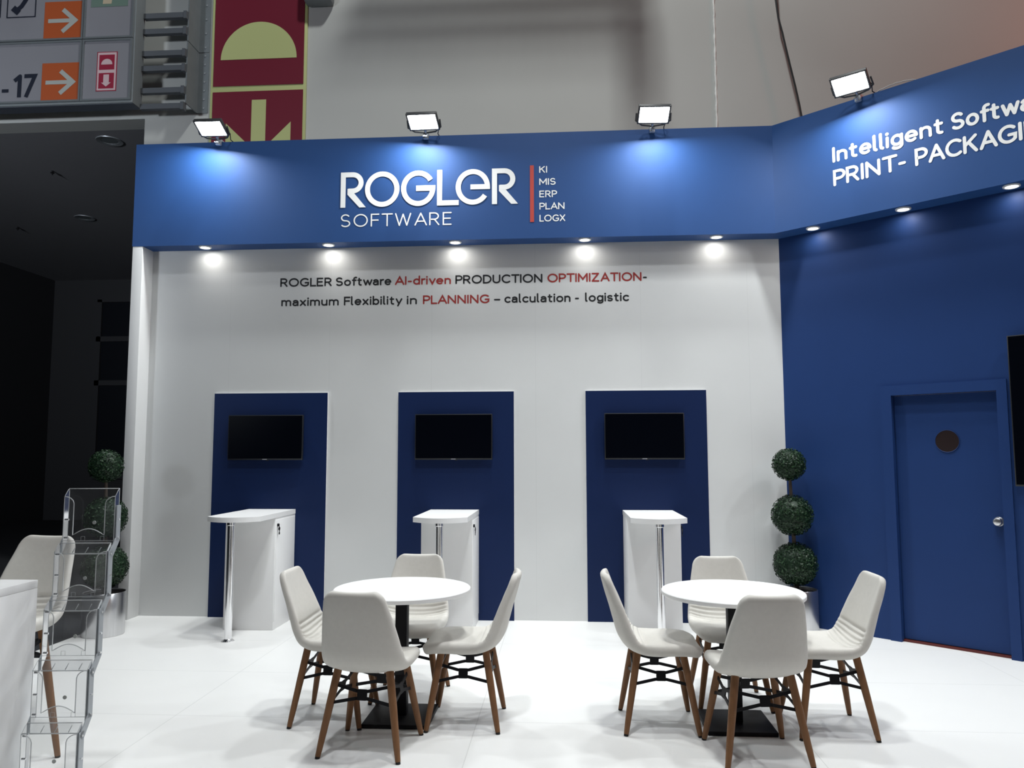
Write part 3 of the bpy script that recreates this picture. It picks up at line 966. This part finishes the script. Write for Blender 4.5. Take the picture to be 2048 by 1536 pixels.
def counter_unit(xc, label):
    t = thing('counter', label, 'counter', (xc, D - 0.024, 0), 0, 'white counters before the blue panels')
    hw = 0.2225
    bm = B()
    bx(bm, (-hw, -0.50, 0), (hw, 0, 0.965), 0.0015)
    obj('body', bm, m_white, t)
    bm = B()
    # top: straight sides, bulging front
    pts = [(-hw - 0.003, -0.001), (-hw - 0.003, -0.855)]
    for i in range(1, 16):
        u = -1 + 2 * i / 16
        pts.append(((hw + 0.003) * u, -0.855 - 0.125 * (1 - u * u)))
    pts += [(hw + 0.003, -0.855), (hw + 0.003, -0.001)]
    prism(bm, pts, 0.965, 1.006)
    obj('countertop', bm, m_white, t)
    bm = B(); bx(bm, (hw, -0.487, 0.07), (hw + 0.004, -0.015, 0.945), 0.001)
    d = obj('door', bm, m_white, t)
    bm = B(); cyl(bm, (hw + 0.004, -0.455, 0.90), (hw + 0.018, -0.455, 0.90), 0.013, seg=18); obj('lock', bm, m_black, d)
    bm = B()
    cyl(bm, (hw + 0.018, -0.455, 0.868), (hw + 0.024, -0.455, 0.868), 0.015, seg=18)
    tube(bm, [(hw + 0.019, -0.455, 0.892), (hw + 0.023, -0.455, 0.875), (hw + 0.021, -0.452, 0.835)], 0.0035, 6)
    bx(bm, (hw + 0.019, -0.462, 0.818), (hw + 0.022, -0.440, 0.836))
    obj('key', bm, m_black, d)
    bm = B(); cyl(bm, (0, -0.895, 0.012), (0, -0.895, 0.95), 0.030, seg=28)
    p = obj('pole', bm, m_chrome, t, 'chrome support pole')
    bm = B(); lathe(bm, [(0.0, 0.0), (0.05, 0.0), (0.052, 0.004), (0.034, 0.016), (0.03, 0.02)], (0, -0.895), 28); lathe(bm, [(0.030, 0.935), (0.036, 0.94), (0.036, 0.964), (0, 0.964)], (0, -0.895), 28)
    obj('flange', bm, m_chrome, p)
    return t


for xc, lb in ((-2.757, 'white counter on a chrome pole before the left blue panel, key in its door'), (-1.018, 'white counter on a chrome pole before the middle blue panel'),
               (0.757, 'white counter on a chrome pole before the right blue panel')):
    counter_unit(xc, lb)

# ------------------------------------------------------------------ chairs


def catmull(P, t):
    n = len(P) - 1
    i = min(int(t * n), n - 1)
    f = t * n - i
    p = [P[max(0, min(n, i + k))] for k in (-1, 0, 1, 2)]
    out = []
    for c in range(len(P[0])):
        a, b, c_, d = (q[c] for q in p)
        out.append(0.5 * ((2 * b) + (-a + c_) * f + (2 * a - 5 * b + 4 * c_ - d) * f * f + (-a + 3 * b - 3 * c_ + d) * f ** 3))
    return out


#        x      z      half width  lift   thickness
CH = [(0.232, 0.418, 0.200, 0.004, 0.060),
      (0.170, 0.437, 0.212, 0.010, 0.064),
      (0.080, 0.438, 0.222, 0.016, 0.066),
      (-0.010, 0.432, 0.227, 0.022, 0.066),
      (-0.095, 0.433, 0.226, 0.030, 0.062),
      (-0.160, 0.455, 0.222, 0.042, 0.056),
      (-0.203, 0.510, 0.216, 0.050, 0.052),
      (-0.228, 0.585, 0.204, 0.044, 0.048),
      (-0.252, 0.665, 0.190, 0.036, 0.044),
      (-0.278, 0.745, 0.173, 0.026, 0.041),
      (-0.305, 0.842, 0.152, 0.016, 0.038)]


def shell_bm():
    N = 400
    S = [catmull(CH, i / N) for i in range(N + 1)]
    L = [0.0]
    for a, b in zip(S, S[1:]):
        L.append(L[-1] + sqrt((a[0] - b[0]) ** 2 + (a[1] - b[1]) ** 2))
    T = L[-1]

    def at(s):
        s = max(0.0, min(T, s))
        lo = 0
        hi = N
        while hi - lo > 1:
            m = (lo + hi) // 2
            if L[m] <= s:
                lo = m
            else:
                hi = m
        f = (s - L[lo]) / max(1e-9, L[hi] - L[lo])
        a = [S[lo][c] * (1 - f) + S[hi][c] * f for c in range(5)]
        dx, dz = S[hi][0] - S[lo][0], S[hi][1] - S[lo][1]
        l = sqrt(dx * dx + dz * dz)
        return a, (dz / l, -dx / l)          # normal to the sitter's side
    ss = [0, 0.0015, 0.005, 0.011, 0.02, 0.032]
    step = 0.0085
    x = 0.042
    while x < T - 0.036:
        ss.append(x)
        x += step if 0.20 < x < 0.56 else 0.022
    ss += [T - q for q in (0.032, 0.02, 0.011, 0.005, 0.0015, 0)]
    us = [sin(pi / 2 * (-1 + 2 * i / 22)) for i in range(23)]
    grooves = [0.335 + 0.0 + 0.036 * i for i in range(6)]
    rf, rb = 0.085, 0.055
    bm = B()
    F, K = [], []
    for s in ss:
        (x, z, hw, lift, th), nn = at(s)
        if s < rf:
            hw = hw - rf + sqrt(max(0, rf * rf - (rf - s) ** 2))
        if T - s < rb:
            e = T - s
            hw = hw - rb + sqrt(max(0, rb * rb - (rb - e) ** 2))
        ra, rk = [], []
        for u in us:
            de = min(hw * (1 - abs(u)), s, T - s)
            r = th * 0.5
            q = min(1.0, de / r)
            ht = th / 2 * sqrt(max(0, 1 - (1 - q) ** 2))
            lf = lift * abs(u) ** 2.4
            g = 0.0
            for gs in grooves:
                gg = gs + 0.018 * (1 - u * u) * -1
                d = abs(s - gg)
                if d < 0.015:
                    g = max(g, (1 - d / 0.015) ** 1.2)
            g *= 0.011 * min(1, max(0, (1 - abs(u)) * 5))
            a = lf + ht - g
            b = lf - ht
            ra.append(bm.verts.new((x + nn[0] * a, u * hw, z + nn[1] * a)))
            rk.append(bm.verts.new((x + nn[0] * b, u * hw, z + nn[1] * b)))
        F.append(ra); K.append(rk)
    for i in range(len(ss) - 1):
        for j in range(len(us) - 1):
            f = bm.faces.new((F[i][j], F[i][j + 1], F[i + 1][j + 1], F[i + 1][j])); f.smooth = True
            f = bm.faces.new((K[i][j + 1], K[i][j], K[i + 1][j], K[i + 1][j + 1])); f.smooth = True
    bmesh.ops.remove_doubles(bm, verts=bm.verts, dist=0.0002)
    return bm


def xbrace(bm, A0, A1, B0, B1, t=0.006, w=0.016):
    """flat X plate between two legs: A0/A1 low/high on one leg, B0/B1 on the other"""
    A0, A1, B0, B1 = map(V, (A0, A1, B0, B1))
    o = (A0 + A1 + B0 + B1) / 4
    a = ((B0 + B1) - (A0 + A1)).normalized()
    b = ((A1 + B1) - (A0 + B0))
    b = (b - a * b.dot(a)).normalized()
    n = a.cross(b)
    fr = (o - n * t / 2, a, b, n)

    def loc(p):
        return ((p - o).dot(a), (p - o).dot(b))
    hx, hy = 0.036, 0.024
    plate(bm, [(-hx, hy), (-hx * 0.72, hy * 0.35), (-hx * 0.72, -hy * 0.35), (-hx, -hy), (-hx * 0.55, -hy * 1.12), (hx * 0.55, -hy * 1.12), (hx, -hy),
               (hx * 0.72, -hy * 0.35), (hx * 0.72, hy * 0.35), (hx, hy), (hx * 0.55, hy * 1.12), (-hx * 0.55, hy * 1.12)], fr, t)
    for p, (sx, sy) in ((A0, (-1, -1)), (A1, (-1, 1)), (B0, (1, -1)), (B1, (1, 1))):
        x, y = loc(p)
        ex, ey = sx * hx * 0.75, sy * hy * 0.72
        d = V((x - ex, y - ey)).normalized()
        q = V((-d.y, d.x)) * w / 2
        plate(bm, [(ex + q.x, ey + q.y), (x + q.x, y + q.y), (x - q.x, y - q.y), (ex - q.x, ey - q.y)], fr, t)


def make_chair(name, label, cat, group=None, lift=0.0, top=(0.128, 0.142), foot=(0.2, 0.212)):
    t = thing(name, label, cat, (0, 0, 0), 0, group)
    sh = obj('seat_shell', shell_bm(), m_fabric, t, sharp=False)
    if lift:
        sh.location.z = lift
    zt = 0.405 + lift
    bm = B(); bx(bm, (-0.09, -0.09, zt - 0.003), (0.09, 0.09, zt + 0.009), 0.003)
    obj('under_frame', bm, m_black, t)

    def on(sx, sy, z):
        f = z / zt
        return V((sx * (foot[0] + (top[0] - foot[0]) * f), sy * (foot[1] + (top[1] - foot[1]) * f), z))
    for sx, sy in ((1, -1), (1, 1), (-1, 1), (-1, -1)):
        bm = B()
        tube(bm, [on(sx, sy, zt + 0.028), on(sx, sy, zt * 0.65), on(sx, sy, 0.2 * zt), on(sx, sy, 0.010)], [0.0205, 0.0200, 0.0165, 0.0135], 16)
        l = obj('leg', bm, m_wood, t)
        bm = B(); cyl(bm, on(sx, sy, 0.0), on(sx, sy, 0.011), 0.0125, seg=14); obj('foot_glide', bm, m_rubber, l)
    z0, z1 = zt - 0.145, zt - 0.055
    for A, Bq in (((1, -1), (1, 1)), ((-1, -1), (-1, 1)), ((1, -1), (-1, -1)), ((1, 1), (-1, 1))):
        bm = B(); xbrace(bm, on(*A, z0), on(*A, z1), on(*Bq, z0), on(*Bq, z1)); obj('brace', bm, m_black, t)
    return t


chair = make_chair('chair', 'off-white padded shell chair left of the left round table, facing right', 'chair', 'white shell chairs around the round tables')
chair.location = (-1.345, 4.565, 0)
CG = 'white shell chairs around the round tables'
for x, y, a, lb in ((-1.02, 4.125, 90, 'off-white shell chair in front of the left round table, back to the viewer'),
                    (-0.985, 4.985, -90, 'off-white shell chair behind the left round table, facing the viewer'),
                    (-0.572, 4.552, 180, 'off-white shell chair right of the left round table, facing left'),
                    (0.523, 4.568, 0, 'off-white shell chair left of the right round table, facing right'),
                    (0.966, 4.148, 90, 'off-white shell chair in front of the right round table, back to the viewer'),
                    (1.005, 4.975, -90, 'off-white shell chair behind the right round table, facing the viewer'),
                    (1.452, 4.558, 180, 'off-white shell chair right of the right round table, facing left')):
    dup(chair, (x, y, 0), R(a), lb, CG)
for ob in COL.objects:
    if ob.get('label') == 'off-white shell chair in front of the right round table, back to the viewer':
        ob.rotation_euler.z = R(96)
    if ob.get('label') == 'off-white shell chair in front of the left round table, back to the viewer':
        ob.rotation_euler.z = R(84)

st = make_chair('bar_stool', 'tall off-white shell bar stool on wooden legs behind the front white counter', 'bar stool', None, 0.25, (0.115, 0.125), (0.19, 0.19))
st.location = (-2.775, 3.71, 0)
st.rotation_euler.z = R(-95)

# ------------------------------------------------------------------ round tables


def round_table(x, y, label):
    t = thing('round_table', label, 'table', (x, y, 0), 0, 'round white tables')
    bm = B(); lathe(bm, [(0, 0.716), (0.395, 0.716), (0.4, 0.72), (0.4, 0.737), (0.396, 0.741), (0, 0.741)], seg=72); obj('tabletop', bm, m_top, t)
    bm = B(); bx(bm, (-0.034, -0.034, 0.02), (0.034, 0.034, 0.71), 0.003); bx(bm, (-0.12, -0.12, 0.708), (0.12, 0.12, 0.716)); obj('column', bm, m_black, t)
    bm = B(); bx(bm, (-0.188, -0.188, 0.0), (0.188, 0.188, 0.024), 0.005); obj('base_plate', bm, m_base, t)
    return t


round_table(-0.955, 4.565, 'round white table with black square base, the left of the two')
round_table(0.955, 4.57, 'round white table with black square base, the right of the two')

# ------------------------------------------------------------------ topiary plants


def leaf_ball(r, seed, n):
    rg = random.Random(seed)
    bm = B()
    bmesh.ops.create_icosphere(bm, subdivisions=3, radius=r * 0.93)
    for f in bm.faces:
        f.smooth = True
    for i in range(n):
        z = rg.uniform(-1, 1)
        a = rg.uniform(0, 2 * pi)
        q = sqrt(1 - z * z)
        d = V((q * cos(a), q * sin(a), z))
        p = d * r * rg.uniform(0.93, 1.04)
        t = V((rg.gauss(0, 1), rg.gauss(0, 1), rg.gauss(0, 1)))
        t = (t - d * t.dot(d) * rg.uniform(0.4, 1.0)).normalized()
        s = t.cross(d + V((rg.gauss(0, .4), rg.gauss(0, .4), rg.gauss(0, .4)))).normalized()
        l, w = rg.uniform(0.009, 0.014), rg.uniform(0.0045, 0.007)
        nn = t.cross(s)
        vs = [bm.verts.new(p + v) for v in (-t * l, s * w - nn * 0.002, t * l, -s * w - nn * 0.002)]
        f = bm.faces.new(vs)
        f.material_index = 1 if rg.random() < 0.3 else 0
    return bm


def topiary(loc, label, lean):
    t = thing('topiary_plant', label, 'potted plant', loc, 0, 'ball topiary plants in steel pots')
    bm = B(); lathe(bm, [(0.0, 0.0), (0.165, 0.0), (0.168, 0.004), (0.168, 0.352), (0.165, 0.356), (0.158, 0.352), (0.158, 0.33)], seg=48); pot = obj('pot', bm, m_steel, t, 'brushed steel cylinder pot')
    bm = B(); lathe(bm, [(0.0, 0.335), (0.1585, 0.33)], seg=32); obj('soil', bm, m_soil, pot)
    c = [(lean(z), 0.0, z) for z in (0.33, 0.55, 0.75, 1.0, 1.25, 1.43)]
    bm = B(); tube(bm, c, [0.02, 0.019, 0.017, 0.016, 0.014, 0.01], 10); obj('stem', bm, m_stem, t)
    for z, r, sd, n in ((0.565, 0.182, 3, 2600), (0.985, 0.172, 4, 2300), (1.425, 0.138, 5, 1500)):
        o = obj('leaf_ball', leaf_ball(r, sd, n), [m_leaf, m_leaf2], t, recalc=False)
        o.location = (lean(z), 0, z)
    return t


topiary((-3.93, 6.46, 0), 'three-ball topiary in a steel pot outside the left end of the white wall', lambda z: 0.015 - 0.035 * z)
topiary((2.00, 6.93, 0), 'three-ball topiary in a steel pot in the corner by the blue wall', lambda z: 0.01 - 0.03 * z)

# ------------------------------------------------------------------ front left: counter and brochure stand
t = thing('reception_counter', 'plain white counter cut by the lower left picture edge', 'counter', (-2.39, 3.41, 0))
bm = B(); bx(bm, (-1.20, -0.82, 0), (0.0, 0.0, 0.925), 0.002); obj('body', bm, m_white, t)
bm = B(); bx(bm, (-1.20, -0.82, 0.9255), (0.0, 0.0, 0.96), 0.002); obj('countertop', bm, m_white, t)

PSI = 0.085
t = thing('brochure_stand', 'empty clear acrylic brochure stand of stepped pockets with grey links', 'brochure stand', (-2.232, 3.553, 0), PSI)
PW = 0.118
tiers = [(1.120 - 0.249 * i, -0.061 * i) for i in range(5)]


def edge(bm, pts, r=0.0022):
    tube(bm, pts, r, 5, 1)


for i, (zb, yb) in enumerate(tiers):
    bm = B()
    DEP = 0.040
    zt = zb + 0.245

    def q4(*pts):
        f = bm.faces.new([bm.verts.new(p) for p in pts]); f.material_index = 0
    yf = yb - DEP
    zf = zb - 0.056
    q4((-PW, yb, zb), (PW, yb, zb), (PW, yb, zt), (-PW, yb, zt))                 # back
    q4((-PW, yb, zb), (PW, yb, zb), (PW, yf, zf), (-PW, yf, zf))                 # sloping bottom
    for sx in (-1, 1):
        q4((sx * PW, yb, zb), (sx * PW, yf, zf), (sx * PW, yf, zt - 0.035), (sx * PW, yb - 0.012, zt - 0.006), (sx * PW, yb, zt))
    flap = [(-PW, zt - 0.035)] + [(-PW + 0.045 * sin(a), zt - 0.070 + 0.035 * cos(a)) for a in (0.3, 0.7, 1.1, 1.5)] + [(-PW + 0.045, zb + 0.03)]
    archp = [(-PW + 0.045 + (2 * PW - 0.09) * k / 10, zb + 0.0 + 0.030 + 0.030 * sin(pi * k / 10)) for k in range(1, 10)]
    fl2 = [(-x, z) for x, z in flap[::-1]]
    top = flap + archp + fl2
    f = bm.faces.new([bm.verts.new((x, yf, z)) for x, z in [(-PW, zf)] + top + [(PW, zf)]]); f.material_index = 0
    edge(bm, [(x, yf, z) for x, z in top])
    edge(bm, [(-PW, yb, zt), (PW, yb, zt)])
    edge(bm, [(-PW, yf, zf), (PW, yf, zf)], 0.0026)
    edge(bm, [(-PW, yb, zb), (PW, yb, zb)], 0.0012)
    for sx in (-1, 1):
        edge(bm, [(sx * PW, yf, zf), (sx * PW, yf, zt - 0.035), (sx * PW, yb - 0.012, zt - 0.006), (sx * PW, yb, zt)], 0.0014)
        edge(bm, [(sx * PW, yb, zb), (sx * PW, yb, zt)], 0.0011)
        for xx in (0.045, ):
            a = sx * xx
            edge(bm, [(a - 0.009, yb - 0.001, zb - 0.012 + 0.012), (a + 0.009, yb - 0.001, zb), (a + 0.009, yb - 0.001, zb + 0.020), (a - 0.009, yb - 0.001, zb + 0.020), (a - 0.009, yb - 0.001, zb)], 0.0008)
    for k in (-0.06, 0.0, 0.06):
        edge(bm, [(k - 0.006, yb - DEP * 0.55, zb - 0.056 * 0.5), (k - 0.012, yf + 0.002, zf + 0.004)], 0.0018)
    p = obj('pocket', bm, [m_acrylic, m_acrylic_edge], t, sharp=False, recalc=False)
    bm = B(); cyl(bm, (0.006, yb - 0.001, zb + 0.085), (0.006, yb - 0.004, zb + 0.085), 0.0085, seg=16); obj('button', bm, m_sign_arrow, p, 'small pale round button')
    for sx in (-1, 1):
        bm = B()
        x0 = sx * (PW + 0.003)
        ya, yn = yb - 0.012, yb - 0.061 - 0.012
        zz = zb + (0.16 if i == 0 else 0.205)
        w = 0.019
        side = [(ya, zz), (ya, zb + 0.01), (yn, zb - 0.062)] if i < 4 else [(ya, zz), (ya, 0.0)]
        for (y0, z0), (y1, z1) in zip(side, side[1:]):
            d = V((y1 - y0, z1 - z0)).normalized()
            qn = V((-d.y, d.x)) * w
            e = d * 0.006
            lo, hi = (x0, x0 + sx * 0.004)
            A = [(y0 - e.x + qn.x, z0 - e.y + qn.y), (y1 + e.x + qn.x, z1 + e.y + qn.y), (y1 + e.x - qn.x, z1 + e.y - qn.y), (y0 - e.x - qn.x, z0 - e.y - qn.y)]
            a_ = [bm.verts.new((lo, y, max(0, z))) for y, z in A]
            b_ = [bm.verts.new((hi, y, max(0, z))) for y, z in A]
            bm.faces.new(a_[::-1]); bm.faces.new(b_)
            for k in range(4):
                bm.faces.new((a_[k], a_[(k + 1) % 4], b_[(k + 1) % 4], b_[k]))
        lk = obj('side_link', bm, m_alu, t)
        for (yy, z_) in ((ya, zb + 0.10), (ya, zb + 0.015), (yn, zb - 0.055)):
            bm = B(); cyl(bm, (x0 - sx * 0.012, yy, z_), (x0 + sx * 0.009, yy, z_), 0.0048, seg=10)
            obj('screw', bm, m_chrome, lk)
bm = B()
bx(bm, (-PW - 0.01, -0.061 * 4 - 0.25, 0.0), (PW + 0.01, -0.061 * 4 + 0.12, 0.012), 0.003)
obj('base_plate', bm, m_alu, t)
